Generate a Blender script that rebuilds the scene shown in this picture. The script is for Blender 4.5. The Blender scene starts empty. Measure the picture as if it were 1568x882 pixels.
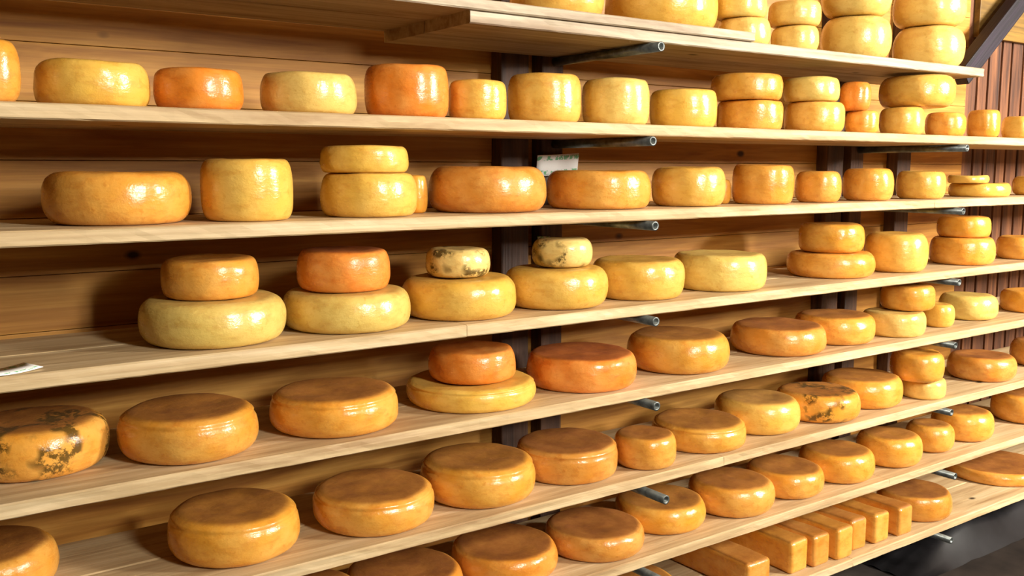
import bpy, bmesh, math, random
from mathutils import Vector, Matrix, noise
random.seed(7)
S=bpy.context.scene
# ---------------------------------------------------------------- camera
F=1450.0; P=math.atan(183/1450); AZ=math.radians(54.7); CAM=Vector((0,-1.96,1.6))
cd=bpy.data.cameras.new('camera'); cam=bpy.data.objects.new('camera',cd); S.collection.objects.link(cam)
cam.location=CAM; cam.rotation_euler=(math.pi/2-P,0,AZ-math.pi/2)
cd.sensor_width=36; cd.lens=F/1568*36; cd.clip_start=.05; S.camera=cam
fh=Vector((math.cos(AZ),math.sin(AZ),0)); rt=Vector((math.sin(AZ),-math.cos(AZ),0)); up=Vector((0,0,1))
FW=fh*math.cos(P)-up*math.sin(P); UP=fh*math.sin(P)+up*math.cos(P)
def ray(px,py): return (FW*F+rt*(px-784)-UP*(py-441)).normalized()
def at_y(px,py,y):
    d=ray(px,py); return CAM+d*((y-CAM.y)/d.y)
def at_z(px,py,z):
    d=ray(px,py); t=(z-CAM.z)/d.z; return CAM+d*t
def zdepth(p): return (p-CAM).dot(FW)
# ---------------------------------------------------------------- materials
def lin(c):
    return tuple(((v/255)/12.92 if v/255<=.04045 else ((v/255+.055)/1.055)**2.4) for v in c)+(1,)
class M:
    def __init__(s,name,rough=.6,spec=.5):
        s.m=bpy.data.materials.new(name); s.m.use_nodes=True; s.t=s.m.node_tree; s.b=s.t.nodes['Principled BSDF']
        s.b.inputs['Roughness'].default_value=rough; s.b.inputs['Specular IOR Level'].default_value=spec
        s.co=s.n('ShaderNodeTexCoord')
    def n(s,t,**k):
        x=s.t.nodes.new(t)
        for a,v in k.items(): setattr(x,a,v)
        return x
    def l(s,a,b): s.t.links.new(a,b)
    def noise(s,scale=(1,1,1),sc=5,det=4,rough=.6,obj=True,dist=0):
        mp=s.n('ShaderNodeMapping'); mp.inputs['Scale'].default_value=scale
        s.l(s.co.outputs['Object'],mp.inputs['Vector'])
        if obj:
            oi=s.n('ShaderNodeObjectInfo'); mu=s.n('ShaderNodeVectorMath',operation='SCALE'); mu.inputs['Scale'].default_value=37.0
            cx=s.n('ShaderNodeCombineXYZ'); s.l(oi.outputs['Random'],cx.inputs[0]); s.l(oi.outputs['Random'],cx.inputs[1]); s.l(oi.outputs['Random'],cx.inputs[2])
            s.l(cx.outputs[0],mu.inputs[0]); s.l(mu.outputs[0],mp.inputs['Location'])
        x=s.n('ShaderNodeTexNoise'); x.inputs['Scale'].default_value=sc; x.inputs['Detail'].default_value=det; x.inputs['Roughness'].default_value=rough; x.inputs['Distortion'].default_value=dist
        s.l(mp.outputs[0],x.inputs['Vector']); return x.outputs['Fac']
    def ramp(s,f,*st):
        r=s.n('ShaderNodeValToRGB'); e=r.color_ramp.elements
        while len(e)<len(st): e.new(.5)
        for i,(p,c) in enumerate(st): e[i].position=p; e[i].color=c if len(c)==4 else lin(c)
        s.l(f,r.inputs[0]); return r.outputs[0]
    def mix(s,f,a,b,mode='MIX'):
        x=s.n('ShaderNodeMix',data_type='RGBA',blend_type=mode)
        for i,v in ((0,f),(6,a),(7,b)):
            if isinstance(v,(int,float)): x.inputs[i].default_value=v
            elif isinstance(v,tuple): x.inputs[i].default_value=v
            else: s.l(v,x.inputs[i])
        return x.outputs[2]
    def col(s,c): s.l(c,s.b.inputs['Base Color'])
    def bump(s,h,st=.2,d=.01):
        b=s.n('ShaderNodeBump'); b.inputs['Strength'].default_value=st; b.inputs['Distance'].default_value=d
        s.l(h,b.inputs['Height']); s.l(b.outputs[0],s.b.inputs['Normal'])
def G(v): return (v,v,v,1)
def wood(name,light,mid,dark,axis=0,knots=True,rough=.6,bs=.3,spec=.35):
    m=M(name,rough,spec)
    sc=[9,9,9]; sc[axis]=.7
    sc2=[60,60,60]; sc2[axis]=1.5
    a=m.noise(tuple(sc),2.2,5,.6,dist=.6); b=m.noise(tuple(sc2),1.6,3)
    c=m.ramp(a,(.3,dark),(.5,mid),(.72,light))
    c=m.mix(m.ramp(b,(.35,G(0)),(.75,G(.55))),c,lin(dark))
    if knots:
        mp=m.n('ShaderNodeMapping'); ks=[5.5,5.5,5.5]; ks[axis]=3.2; mp.inputs['Scale'].default_value=ks
        m.l(m.co.outputs['Object'],mp.inputs[0]); v=m.n('ShaderNodeTexVoronoi'); v.inputs['Scale'].default_value=1.0; m.l(mp.outputs[0],v.inputs[0])
        k=m.ramp(v.outputs['Distance'],(.04,G(1)),(.085,G(0)))
        c=m.mix(k,c,lin(tuple(int(x*.45) for x in dark)))
    m.col(c); m.bump(b,bs,.004); return m.m
m_shelf=wood('shelf_pine',(222,200,160),(202,176,132),(162,130,90),0)
m_shelfb=wood('shelf_pine_weathered',(206,194,172),(184,168,142),(140,118,94),0)
m_wall=wood('wall_pine',(214,164,82),(188,134,60),(142,90,36),0,True,.5,.15,.25)
m_post=wood('post_dark_wood',(110,76,52),(82,55,38),(46,29,20),2,False,.6,.8)
m_barn=wood('barn_boards',(150,98,60),(108,68,44),(54,33,23),2,False,.7,.6)
m_beam=wood('beam_dark',(48,34,50),(32,23,36),(15,12,18),0,False,.6,.5)
m_ceil=wood('ceiling_wood',(150,116,46),(120,90,36),(76,56,24),0)
m=M('plaster',.85,.2); m.col(m.ramp(m.noise(sc=3),(.3,(70,56,42)),(.7,(88,72,54)))); m.bump(m.noise(sc=40),.2,.004); m_plas=m.m
m=M('floor_concrete',.9,.15); m.col(m.ramp(m.noise(sc=4),(.3,(34,29,26)),(.7,(58,50,44)))); m.bump(m.noise(sc=30),.2,.004); m_floor=m.m
m=M('galvanised_steel',.38,.5); m.b.inputs['Metallic'].default_value=.7; m.col(m.ramp(m.noise(sc=40),(.3,(80,84,82)),(.7,(130,136,132)))); m_pipe=m.m
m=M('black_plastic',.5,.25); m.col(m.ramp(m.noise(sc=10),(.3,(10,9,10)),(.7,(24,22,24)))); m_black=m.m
m=M('white_paint',.4,.5); m.col(m.ramp(m.noise(sc=10),(.3,(205,200,190)),(.7,(228,224,214)))); m_white=m.m
m=M('paper',.8,.2)
wv=m.n('ShaderNodeTexWave',bands_direction='Z'); wv.inputs['Scale'].default_value=7; m.l(m.co.outputs['Object'],wv.inputs[0])
nn=m.noise((34,34,26),3,2)
mk=m.n('ShaderNodeMath',operation='MULTIPLY'); m.l(m.ramp(wv.outputs['Fac'],(.72,G(0)),(.85,G(1))),mk.inputs[0]); m.l(m.ramp(nn,(.50,G(0)),(.54,G(.8))),mk.inputs[1])
m.col(m.mix(mk.outputs[0],lin((252,252,248)),lin((60,180,110)))); m_paper=m.m

def cheese_mat(name,mold=False):
    m=M(name,.3,.55)
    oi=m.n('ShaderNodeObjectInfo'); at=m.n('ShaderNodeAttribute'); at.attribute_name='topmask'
    big=m.noise(sc=9,det=3); fine=m.noise(sc=70,det=3); mid=m.noise((1,1,2.2),22,5,.68)
    base=oi.outputs['Color']
    dk=m.mix(1.0,base,(.76,.56,.34,1),'MULTIPLY'); lt=m.mix(.4,base,lin((238,206,126)))
    c=m.mix(m.ramp(big,(.35,G(0)),(.7,G(.75))),base,lt)
    c=m.mix(m.ramp(mid,(.47,G(0)),(.72,G(.65))),c,dk)
    c=m.mix(m.ramp(fine,(.6,G(0)),(.72,G(.45))),c,dk)
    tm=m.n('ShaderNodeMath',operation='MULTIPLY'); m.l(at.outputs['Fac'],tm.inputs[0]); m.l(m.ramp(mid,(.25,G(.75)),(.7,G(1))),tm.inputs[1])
    topc=m.mix(m.ramp(big,(.3,G(0)),(.7,G(1))),m.mix(1.0,base,(.27,.22,.32,1),'MULTIPLY'),m.mix(1.0,base,(.48,.42,.58,1),'MULTIPLY'))  # rubbed brown tops, deepened with painted shade for low-angle light
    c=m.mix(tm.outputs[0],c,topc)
    if mold:
        mo=m.noise(sc=34,det=6,rough=.75); mb=m.noise(sc=10,det=2)
        q=m.n('ShaderNodeMath',operation='MULTIPLY'); m.l(m.ramp(mo,(.45,G(0)),(.52,G(1))),q.inputs[0]); m.l(m.ramp(mb,(.48,G(0)),(.56,G(.9))),q.inputs[1])
        c=m.mix(q.outputs[0],c,lin((76,58,22)))
    m.col(c)
    r=m.n('ShaderNodeMapRange'); m.l(mid,r.inputs[0]); r.inputs[1].default_value=.3; r.inputs[2].default_value=.7; r.inputs[3].default_value=.16; r.inputs[4].default_value=.32
    ad=m.n('ShaderNodeMath',operation='MULTIPLY_ADD'); m.l(at.outputs['Fac'],ad.inputs[0]); ad.inputs[1].default_value=.32; m.l(r.outputs[0],ad.inputs[2])
    m.l(ad.outputs[0],m.b.inputs['Roughness'])
    m.bump(m.mix(.35,mid,fine),.38,.006)
    return m.m
m_ch=cheese_mat('cheese_wax'); m_mold=cheese_mat('cheese_rind_mouldy',True)
# ---------------------------------------------------------------- mesh helpers
def obj(name,verts,faces,mat,smooth=False,parent=None):
    me=bpy.data.meshes.new(name); me.from_pydata([tuple(v) for v in verts],[],faces); me.validate(); me.update()
    if smooth:
        me.polygons.foreach_set('use_smooth',[True]*len(me.polygons))
    me.materials.append(mat); o=bpy.data.objects.new(name,me); S.collection.objects.link(o)
    if parent: o.parent=parent
    return o
def boxes(name,bl,mat,bev=.003,parent=None,origin=None,jit=0):
    """bl: list of (x0,x1,y0,y1,z0,z1) joined in one bevelled mesh"""
    bm=bmesh.new()
    for (x0,x1,y0,y1,z0,z1) in bl:
        r=bmesh.ops.create_cube(bm,size=1)
        for v in r['verts']:
            v.co=Vector(((x0+x1)/2+v.co.x*(x1-x0),(y0+y1)/2+v.co.y*(y1-y0),(z0+z1)/2+v.co.z*(z1-z0)))
    if bev: bmesh.ops.bevel(bm,geom=bm.edges[:],offset=bev,segments=2,profile=.6,affect='EDGES')
    o0=Vector(origin) if origin else Vector((0,0,0))
    for v in bm.verts: v.co-=o0
    me=bpy.data.meshes.new(name); bm.to_mesh(me); bm.free(); me.materials.append(mat)
    o=bpy.data.objects.new(name,me); o.location=o0; S.collection.objects.link(o)
    if parent: o.parent=parent
    return o
# plank with rough front edge
def plank(bm,x0,x1,y0,y1,z0,z1,seed):
    n=max(2,int((x1-x0)/.03)); ring=[]
    prof=[(y0+.003,z1),(y0,z1-.003),(y0,(z0+z1)/2),(y0,z0+.003),(y0+.003,z0),(y1,z0),(y1,z1)]
    for i in range(n+1):
        x=x0+(x1-x0)*i/n; r=[]
        for j,(y,z) in enumerate(prof):
            a=.0026*noise.noise(Vector((x*6,seed*3.1+j*.6,0)))+.0018*noise.noise(Vector((x*25,seed*5.7+j*1.3,2)))
            b=.0018*noise.noise(Vector((x*9,seed*7.3+j,5)))
            if 0<j<4: r.append(bm.verts.new((x,y+a,z+b*.4)))
            elif j in(0,4): r.append(bm.verts.new((x,y+abs(a)*1.5,z)))
            else: r.append(bm.verts.new((x,y,z)))
        ring.append(r)
    k=len(prof)
    for i in range(n):
        for j in range(k):
            bm.faces.new((ring[i][j],ring[i][(j+1)%k],ring[i+1][(j+1)%k],ring[i+1][j]))
    bm.faces.new(ring[0][::-1]); bm.faces.new(ring[n])
def shelf(name,pl,mat):
    bm=bmesh.new()
    for i,p in enumerate(pl): plank(bm,*p,seed=i*3+p[4]*11)
    bmesh.ops.recalc_face_normals(bm,faces=bm.faces)
    o0=Vector((pl[0][0],pl[0][2],pl[0][4]))
    for v in bm.verts: v.co-=o0
    me=bpy.data.meshes.new(name); bm.to_mesh(me); bm.free(); me.materials.append(mat)
    o=bpy.data.objects.new(name,me); o.location=o0; S.collection.objects.link(o); return o
# ---------------------------------------------------------------- shelves
DEP=.44; WY=.50; TH=.031
front={'A':22,'B':183,'C':328,'D':490,'E':632,'F':782,'G':919,'H':1059}
SZ={k:at_y(784,v,0).z for k,v in front.items()}
XL,XR=-1.3,7.2
for i,k in enumerate('BCDEFGH'):
    z=SZ[k]; xj=[2.75,3.3,1.25,3.6,2.2,3.1,2.9][i]
    shelf('wooden_shelf',[(XL,xj,0,.215,z-TH,z),(xj+.002,XR,0.001,.217,z-TH,z),(XL,XR,.221,DEP,z-TH,z)],m_shelf)
zA=SZ['A']
xA0=at_y(720,30,0).x; xA1=at_y(1507,112,0).x; xB1=at_y(1152,50,0).x
shelf('wooden_shelf',[(xA0,xA1,0,.215,zA-TH,zA),(xA0,xA1,.219,DEP,zA-TH,zA)],m_shelfb)
shelf('wooden_shelf',[(XL,xB1,-.012,.20,zA,zA+.026),(XL,xB1,.205,DEP,zA,zA+.026)],m_shelfb)
SZ['T']=zA+.026
# ---------------------------------------------------------------- posts and pipe brackets
def pipe(name,x,y0,y1,zc,r=.0135,ri=.008):
    V=[];Fc=[];n=24
    for (y,rr) in ((y0,ri),(y0,r),(y1,r),(y1,ri)):
        for i in range(n):
            a=2*math.pi*i/n; V.append((rr*math.cos(a),y,rr*math.sin(a)))
    for k in range(4):
        for i in range(n):
            a=k*n+i;b=k*n+(i+1)%n;c=((k+1)%4)*n+(i+1)%n;d=((k+1)%4)*n+i
            Fc.append((a,b,c,d))
    o=obj(name,V,Fc,m_pipe,True); o.location=(x,0,zc)
    return o
prot={'A':.03,'B':.005,'C':.02,'D':.03,'E':.04,'F':.085,'G':.09,'H':.06}
PX1=at_y(996,345,0).x; PX2=at_y(1463,330,0).x
YE=DEP+.003
for k,p in prot.items():
    z=SZ[k]-TH-.0145
    pipe('pipe_bracket',PX1,-p,YE,z)
    if k!='A': pipe('pipe_bracket',PX2+.02,-.02-(.03 if k in'GH' else 0),YE,z)
    pipe('pipe_bracket',-.75,-.03,YE,z if k!='A' else SZ['A']-.0145)
    if k!='A': pipe('pipe_bracket',5.3,-.03,YE,z)
def posts(x):
    boxes('wall_post',[(x-.05,x+.035,DEP+.004,WY,0,2.9)],m_post,.006)
    boxes('wall_post',[(x-.205,x-.10,DEP+.004,WY,0,2.9)],m_post,.006)
for x in (PX1,PX2+.02,-.75,5.3): posts(x)
boxes('wall_post',[(PX2+.30,PX2+.40,DEP+.004,WY,0,2.9)],m_post,.006)
# ---------------------------------------------------------------- room
CZ=3.7; YF=-3.7; XW0,XW1=-3.0,8.0
bl=[];z=0;i=0
XP=4.35
while z<CZ:
    h=.135; bl.append((XW0,XP,WY,WY+.03,z,min(z+h-.0015,CZ))); z+=h
boxes('wall_back',bl+[(XW0,XW1,WY+.03,WY+.08,0,CZ)],m_wall,.0012)
bl=[];x=XP
while x<XW1:
    w=random.uniform(.09,.13); bl.append((x,min(x+w-.018,XW1),WY,WY+.03+0*w,0,CZ)); x+=w
boxes('wall_panelling',bl,m_barn,.003)
boxes('floor',[(XW0,XW1,YF,WY+.1,-.1,0)],m_floor,0)
boxes('ceiling',[(XW0,XW1,YF,WY+.1,CZ,CZ+.1)],m_ceil,0)
boxes('wall_left',[(XW0-.1,XW0,YF,WY+.1,0,CZ)],m_plas,0)
boxes('wall_right',[(XW1,XW1+.1,YF,WY+.1,0,CZ)],m_barn,0)
wins=[(1.4,2.0),(5.1,5.9)]; Z0,Z1=2.1,3.35
bl=[(XW0,XW1,YF-.12,YF,0,Z0),(XW0,XW1,YF-.12,YF,Z1,CZ)]
xs=[XW0]+[v for w in wins for v in w]+[XW1]
for a in range(0,len(xs),2): bl.append((xs[a],xs[a+1],YF-.12,YF,Z0,Z1))
boxes('wall_front',bl,m_plas,0)
for i,(a,b) in enumerate(wins):
    t=.045;mid=(a+b)/2; y0,y1=YF-.08,YF-.03
    boxes('window_%d'%(i+1),[(a,b,y0,y1,Z0,Z0+t),(a,b,y0,y1,Z1-t,Z1),(a,a+t,y0,y1,Z0,Z1),(b-t,b,y0,y1,Z0,Z1),
        (mid-.025,mid+.025,y0,y1,Z0,Z1),(a,b,y0,y1,(Z0+Z1)/2-.02,(Z0+Z1)/2+.02)],m_white,.002)
    ld=bpy.data.lights.new('window_light','AREA'); ld.shape='RECTANGLE'; ld.size=b-a; ld.size_y=Z1-Z0; ld.energy=[230,900][i]; ld.color=(1,.945,.85)
    lo=bpy.data.objects.new('window_light',ld); lo.location=(mid,YF-.11,(Z0+Z1)/2); S.collection.objects.link(lo)
    lo.rotation_euler=(math.radians(90),0,0)
w=bpy.data.worlds.new('world'); S.world=w; w.use_nodes=True; w.node_tree.nodes['Background'].inputs[0].default_value=(.75,.85,1,1); w.node_tree.nodes['Background'].inputs[1].default_value=1.0
# knee brace and plank high up at far right
def beam(name,a,b,w,d,mat):
    a=Vector(a);b=Vector(b);L=(b-a).length
    o=boxes(name,[(0,L,-w/2,w/2,-d/2,d/2)],mat,.006)
    o.location=a; o.rotation_euler=(b-a).to_track_quat('X','Z').to_euler(); return o
p0=at_y(1470,118,.40); p1=at_y(1600,-50,.40)
beam('knee_brace',p0,p1,.06,.085,m_beam)
q=at_y(1568,66,.47).z
boxes('trim_1',[(XP+.03,XW1,WY-.03,WY,q,q+.20)],m_ceil,.004)
# ---------------------------------------------------------------- cheeses
COL={'y':(228,194,104),'g':(226,176,74),'a':(224,154,54),'o':(226,132,44),'b':(210,138,50),'p':(230,202,124)}
def wheel(name,c,R,h,col,kind='w',top=.4,seed=0,mold=False,crease=False,rz=None):
    rnd=random.Random(seed); n=72
    cc=min({'w':.36,'d':.20,'m':.28}[kind]*h,.5*R); pw={'w':2.5,'d':3.0,'m':2.8}[kind]; T=26
    prof=[]
    for i in range(1,7): prof.append(((R-cc)*i/7,0,0))
    for i in range(T+1):
        t=-math.pi/2+math.pi*i/T
        r=(R-cc)+cc*abs(math.cos(t))**(2/pw); zz=h/2+h/2*math.copysign(abs(math.sin(t))**(2/pw),t)
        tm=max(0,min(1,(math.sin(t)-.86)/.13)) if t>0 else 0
        if kind!='d' : r-=.03*R*max(0,zz/h-.45)
        if crease:
            r-=.0035*math.exp(-((zz/h-.80)/.028)**2); r+=.002*math.exp(-((zz/h-.87)/.03)**2)
        prof.append((r,zz,tm))
    for i in range(6,0,-1): prof.append(((R-cc)*i/7,h-(.002 if i<5 else 0),1))
    V=[(0,0,0)];Mk=[0]
    sv=Vector((seed*1.37,seed*.71,seed*2.1)); ph=rnd.random()*6; tx=rnd.uniform(-.02,.02)
    for (r,zz,tm) in prof:
        for k in range(n):
            a=2*math.pi*k/n; ca,sa=math.cos(a),math.sin(a)
            s=1+.012*math.sin(2*a+ph)*(.4+zz/h*.6)
            f=zz/h
            dn=noise.noise(Vector((ca*1.4,sa*1.4,f*1.2))+sv)*.022+noise.noise(Vector((ca*5,sa*5,f*4))+sv)*.009
            rr=r*(s+dn*(1 if r>R*.5 else r/(R*.5)))
            z2=zz
            if f>.5:
                z2+=h*tx*ca*(f-.5)*1.5+ (noise.noise(Vector((ca*rr*14,sa*rr*14,3))+sv)*.003 if f>.9 else 0)
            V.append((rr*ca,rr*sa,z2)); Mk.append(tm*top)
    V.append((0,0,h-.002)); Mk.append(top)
    Fc=[];L=len(prof)
    for k in range(n): Fc.append((0,1+(k+1)%n,1+k))
    for j in range(L-1):
        for k in range(n):
            a=1+j*n+k;b=1+j*n+(k+1)%n; Fc.append((a,b,b+n,a+n))
    e=len(V)-1
    for k in range(n): Fc.append((1+(L-1)*n+k,1+(L-1)*n+(k+1)%n,e))
    o=obj(name,V,Fc,m_mold if mold else m_ch,True)
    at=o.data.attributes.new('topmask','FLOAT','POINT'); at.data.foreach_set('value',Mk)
    o.location=c; cl=lin(COL[col]); j=rnd.uniform(.92,1.06); o.color=(cl[0]*j,cl[1]*j*rnd.uniform(.95,1.03),cl[2]*j,1)
    o.rotation_euler=(0,0,rnd.random()*6.28)
    return o
# (left,right,top,bottom,colour,kind,opts)   opts: u=on top of previous lower, k=at back of shelf, m=mouldy, c=crease, t=brown top with extra painted shade
ROWS={
'T':[(780,925,-60,14,'g','m',''),(925,1100,-45,35,'g','w','')],
'A':[(1098,1180,26,66,'y','m',''),(1092,1175,-12,32,'y','m','u'),(1180,1254,38,74,'y','m',''),(1176,1258,-1,39,'y','m','u'),
     (1255,1366,22,88,'y','w',''),(1257,1366,-45,26,'y','w','u'),(1366,1478,38,101,'y','w',''),(1366,1480,-25,43,'y','w','u')],
'B':[(-70,32,57,150,'a','m',''),(52,234,90,158,'g','m',''),(234,373,102,164,'o','m',''),(398,547,109,170,'y','m',''),(559,687,97,177,'o','d',''),
     (686,776,122,182,'g','d',''),(778,890,111,186,'g','d',''),(891,995,119,190,'y','d',''),(995,1097,136,194,'g','d',''),
     (1097,1199,153,199,'a','d',''),(1088,1198,112,155,'a','m','u'),(1200,1294,155,204,'g','m',''),(1199,1286,117,157,'y','m','u'),
     (1294,1345,170,205,'a','d',''),(1286,1334,125,171,'o','m','u'),(1346,1416,163,208,'g','m',''),(1345,1463,115,165,'g','w','u'),
     (1416,1479,172,209,'a','m',''),(1480,1532,168,209,'a','d',''),(1533,1590,178,210,'g','m',''),(1595,1640,170,212,'y','m','')],
'C':[(67,295,263,347,'a','w',''),(307,450,243,337,'g','d',''),(490,640,265,331,'g','m',''),(490,625,224,266,'g','m','u'),(620,655,268,320,'a','m','k'),
     (656,836,255,326,'b','w',''),(837,996,261,321,'a','m',''),(998,1110,256,316,'g','m',''),(1095,1119,275,314,'a','m','k'),(1121,1216,252,314,'a','d',''),
     (1217,1288,262,311,'a','m',''),(1289,1369,258,309,'a','m',''),(1371,1449,262,308,'g','m',''),(1451,1547,280,307,'g','w',''),(1450,1515,269,281,'g','w','u'),(1549,1620,270,305,'g','w','')],
'D':[(216,443,443,538,'y','w',''),(247,397,390,456,'a','m','u'),(430,629,433,515,'y','w',''),(455,599,377,445,'o','m','ut'),
     (615,790,415,496,'g','w',''),(651,751,377,423,'p','w','um'),(772,930,402,480,'g','w',''),(815,907,363,408,'p','w','um'),
     (905,1048,390,461,'g','m',''),(1030,1173,382,449,'y','m',''),(1204,1338,381,427,'a','w',''),(1222,1323,340,386,'a','m','u'),
     (1322,1421,354,419,'g','m',''),(1422,1524,360,408,'a','m',''),(1434,1518,330,362,'a','m','u'),(1524,1600,360,404,'a','m','')],
'E':[(-60,170,622,739,'a','w','mt'),(183,397,604,718,'a','w','ct'),(414,611,578,680,'a','w','ct'),(624,818,562,653,'g','w','c'),(656,790,522,586,'o','m','u'),
     (806,974,524,613,'o','m','t'),(960,1115,499,580,'a','w','t'),(1120,1268,486,564,'b','w','t'),(1210,1337,473,542,'a','w','kt'),
     (1318,1418,470,525,'y','m',''),(1347,1432,432,476,'a','m','u'),(1412,1462,462,502,'g','m','k'),(1436,1528,446,491,'y','w','k'),(1530,1620,440,482,'a','m','')],
'F':[(-120,94,808,930,'a','w','t'),(259,460,748,871,'a','w','ct'),(498,684,715,826,'a','w','ct'),(644,820,678,788,'a','w','ct'),(792,950,657,758,'b','m','ct'),
     (926,1023,652,723,'a','m','t'),(1008,1153,623,709,'a','w','ct'),(1085,1218,597,681,'g','w','kt'),(1189,1319,583,657,'a','w','mt'),(1250,1377,565,632,'a','w','kt'),
     (1378,1449,572,617,'y','m',''),(1362,1447,532,577,'a','m','u'),(1448,1557,535,593,'b','w','t'),(1545,1640,515,575,'b','w','t')],
'G':[(420,560,868,990,'b','w','t'),(550,730,835,940,'b','w','t'),(695,862,803,898,'b','w','t'),(823,979,778,862,'b','w','t'),(935,1076,745,823,'a','w','t'),(1048,1181,716,794,'a','w','t'),
     (1138,1260,698,765,'a','w','t'),(1222,1339,673,741,'a','w','t'),(1310,1412,652,717,'a','w','t'),(1385,1462,640,694,'a','w','t'),(1425,1522,618,677,'a','w','t'),(1515,1620,592,655,'a','w','t')],
'H':[(880,1040,862,960,'a','w','t'),(1340,1457,733,803,'b','m','t'),(1440,1600,690,755,'b','w','t')],
}
items=[]
seed=1
for row,L in ROWS.items():
    z0=SZ[row]; prev=None
    for (l,r,t,b,col,kind,op) in L:
        seed+=1; mx=(l+r)/2; stack='u' in op
        if stack: zb=prev['z']+prev['h']; yc=prev['c'].y
        else: zb=z0
        wpx=r-l; my=(t+b)/2
        R=.13; yc0=yc if stack else .15
        for it in range(12):
            if stack: y=yc0
            else:
                if row in 'TABC': y=R+(.02 if 'k' not in op else .16)
                else:
                    d=ray(mx,b)
                    c0=at_z(mx,b,zb); hd=Vector((d.x,d.y,0)).normalized(); y=(c0+hd*R*.86).y
                    lo=R+.012; hi=DEP-R-.005
                    if 'k' in op: lo=R+.03
                    y=max(lo,min(y,max(lo,hi)))
            y=min(y,DEP-R*.98) if not stack else y
            c=at_y(mx,my,y); c.z=zb
            cc=Vector((c.x,c.y,(at_y(mx,my,y)).z))
            R=.5*wpx*zdepth(cc)/F*.985
            ang=math.atan((mx-784)/F); R*= math.cos(ang)
        R*=1.02
        d=ray(mx,t); hl=math.hypot(d.x,d.y); dist=math.hypot(c.x-CAM.x,c.y-CAM.y)
        kk=.84 if kind!='w' else .78
        dr=dist+(R*kk if d.z<0 else -R*kk)
        h=CAM.z+d.z/hl*dr-zb
        h=max(.03,min(h,.2))
        it=dict(row=row,c=c,R=R,h=h,z=zb,col=col,kind=kind,op=op,seed=seed,stack=stack,low=prev if stack else None)
        items.append(it)
        if not stack: prev=it
# separate overlapping neighbours
for rep in range(40):
    for i,a in enumerate(items):
        if a['stack']: continue
        for b in items[i+1:]:
            if b['stack'] or b['row']!=a['row']: continue
            dv=Vector((b['c'].x-a['c'].x,b['c'].y-a['c'].y)); need=(a['R']+b['R'])*1.02+.002
            if dv.length<need:
                ov=need-dv.length; u=dv.normalized()
                a['c'].x-=u.x*ov*.3; b['c'].x+=u.x*ov*.3; a['c'].y-=u.y*ov*.5; b['c'].y+=u.y*ov*.5
                for q in (a,b):
                    q['c'].y=max(q['R']+.005,min(q['c'].y,DEP+.0-q['R']))
                if rep>8: a['R']*=.995; b['R']*=.995
for it in items:
    if it['stack']:
        it['z']=it['low']['z']+it['low']['h']+.001
    c=it['c']; c=Vector((c.x,c.y,it['z']+.0005))
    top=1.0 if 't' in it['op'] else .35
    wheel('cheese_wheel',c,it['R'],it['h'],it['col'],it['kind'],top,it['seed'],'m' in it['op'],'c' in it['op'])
# rectangular loaves on the lowest shelf
zH=SZ['H']
def loaf(xr,w,L,h,y0,col,seed):
    bm=bmesh.new(); bmesh.ops.create_cube(bm,size=1)
    for v in bm.verts: v.co=Vector((v.co.x*w,v.co.y*L,v.co.z*h+h/2))
    bmesh.ops.bevel(bm,geom=bm.edges[:],offset=.016,segments=5,profile=.5,affect='EDGES')
    bmesh.ops.subdivide_edges(bm,edges=[e for e in bm.edges if e.calc_length()>.05],cuts=6,use_grid_fill=True)
    for v in bm.verts:
        f=noise.noise(v.co*9+Vector((seed,0,0)))*.004
        if v.co.z>.002: v.co+=Vector((f,f*.6,f))
        elif v.co.z<0: v.co.z=0
    me=bpy.data.meshes.new('cheese_loaf'); bm.to_mesh(me); bm.free(); me.materials.append(m_ch)
    me.polygons.foreach_set('use_smooth',[True]*len(me.polygons))
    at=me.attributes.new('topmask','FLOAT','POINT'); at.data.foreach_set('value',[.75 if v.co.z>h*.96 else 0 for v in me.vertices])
    o=bpy.data.objects.new('cheese_loaf',me); S.collection.objects.link(o); o.location=(xr-w/2,y0+L/2,zH+.0005); cl=lin(COL[col]); o.color=cl
for i,px in enumerate([1398,1366,1335,1307,1275,1245]):
    xr=at_y(px,805+ (1398-px)*.4,.02).x
    loaf(xr,.094,.34,.116,.02+.01*(i%3),'a' if i%2 else 'b',i*3.3)
xr=at_y(1181,880,.02).x; loaf(xr,.12,.36,.108,.02,'b',40)
# ---------------------------------------------------------------- paper notes
def note(name,pc,w,h,rot):
    V=[];Fc=[];nx=8
    for i in range(nx+1):
        for j in (0,1):
            V.append((w*(i/nx-.5),-.004*math.sin(i/nx*3.1),h*(j-.5)))
    for i in range(nx): Fc.append((2*i,2*i+2,2*i+3,2*i+1))
    o=obj(name,V,Fc,m_paper,True); o.location=pc; o.rotation_euler=rot
    sm=o.modifiers.new('s','SOLIDIFY'); sm.thickness=.0006
note('paper_note',at_y(854,252,DEP-.03),.165,.066,(math.radians(12),math.radians(-3),0))
note('paper_note',at_y(832,374,DEP-.004),.05,.05,(0,math.radians(4),0))
pn=at_z(8,566,SZ['D']+.006); note('paper_note',pn,.11,.07,(math.radians(90),0,math.radians(20)))
# ---------------------------------------------------------------- dark tarp under the lowest shelf, right
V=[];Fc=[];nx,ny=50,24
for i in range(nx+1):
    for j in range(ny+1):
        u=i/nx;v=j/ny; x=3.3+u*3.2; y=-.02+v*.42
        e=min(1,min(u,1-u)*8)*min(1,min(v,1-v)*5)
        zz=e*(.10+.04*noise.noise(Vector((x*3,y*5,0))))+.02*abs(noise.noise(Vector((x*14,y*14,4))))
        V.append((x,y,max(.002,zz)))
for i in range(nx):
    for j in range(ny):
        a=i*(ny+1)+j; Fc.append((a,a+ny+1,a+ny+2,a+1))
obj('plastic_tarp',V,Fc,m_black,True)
S.view_settings.view_transform='Standard'
S.view_settings.exposure=0.25
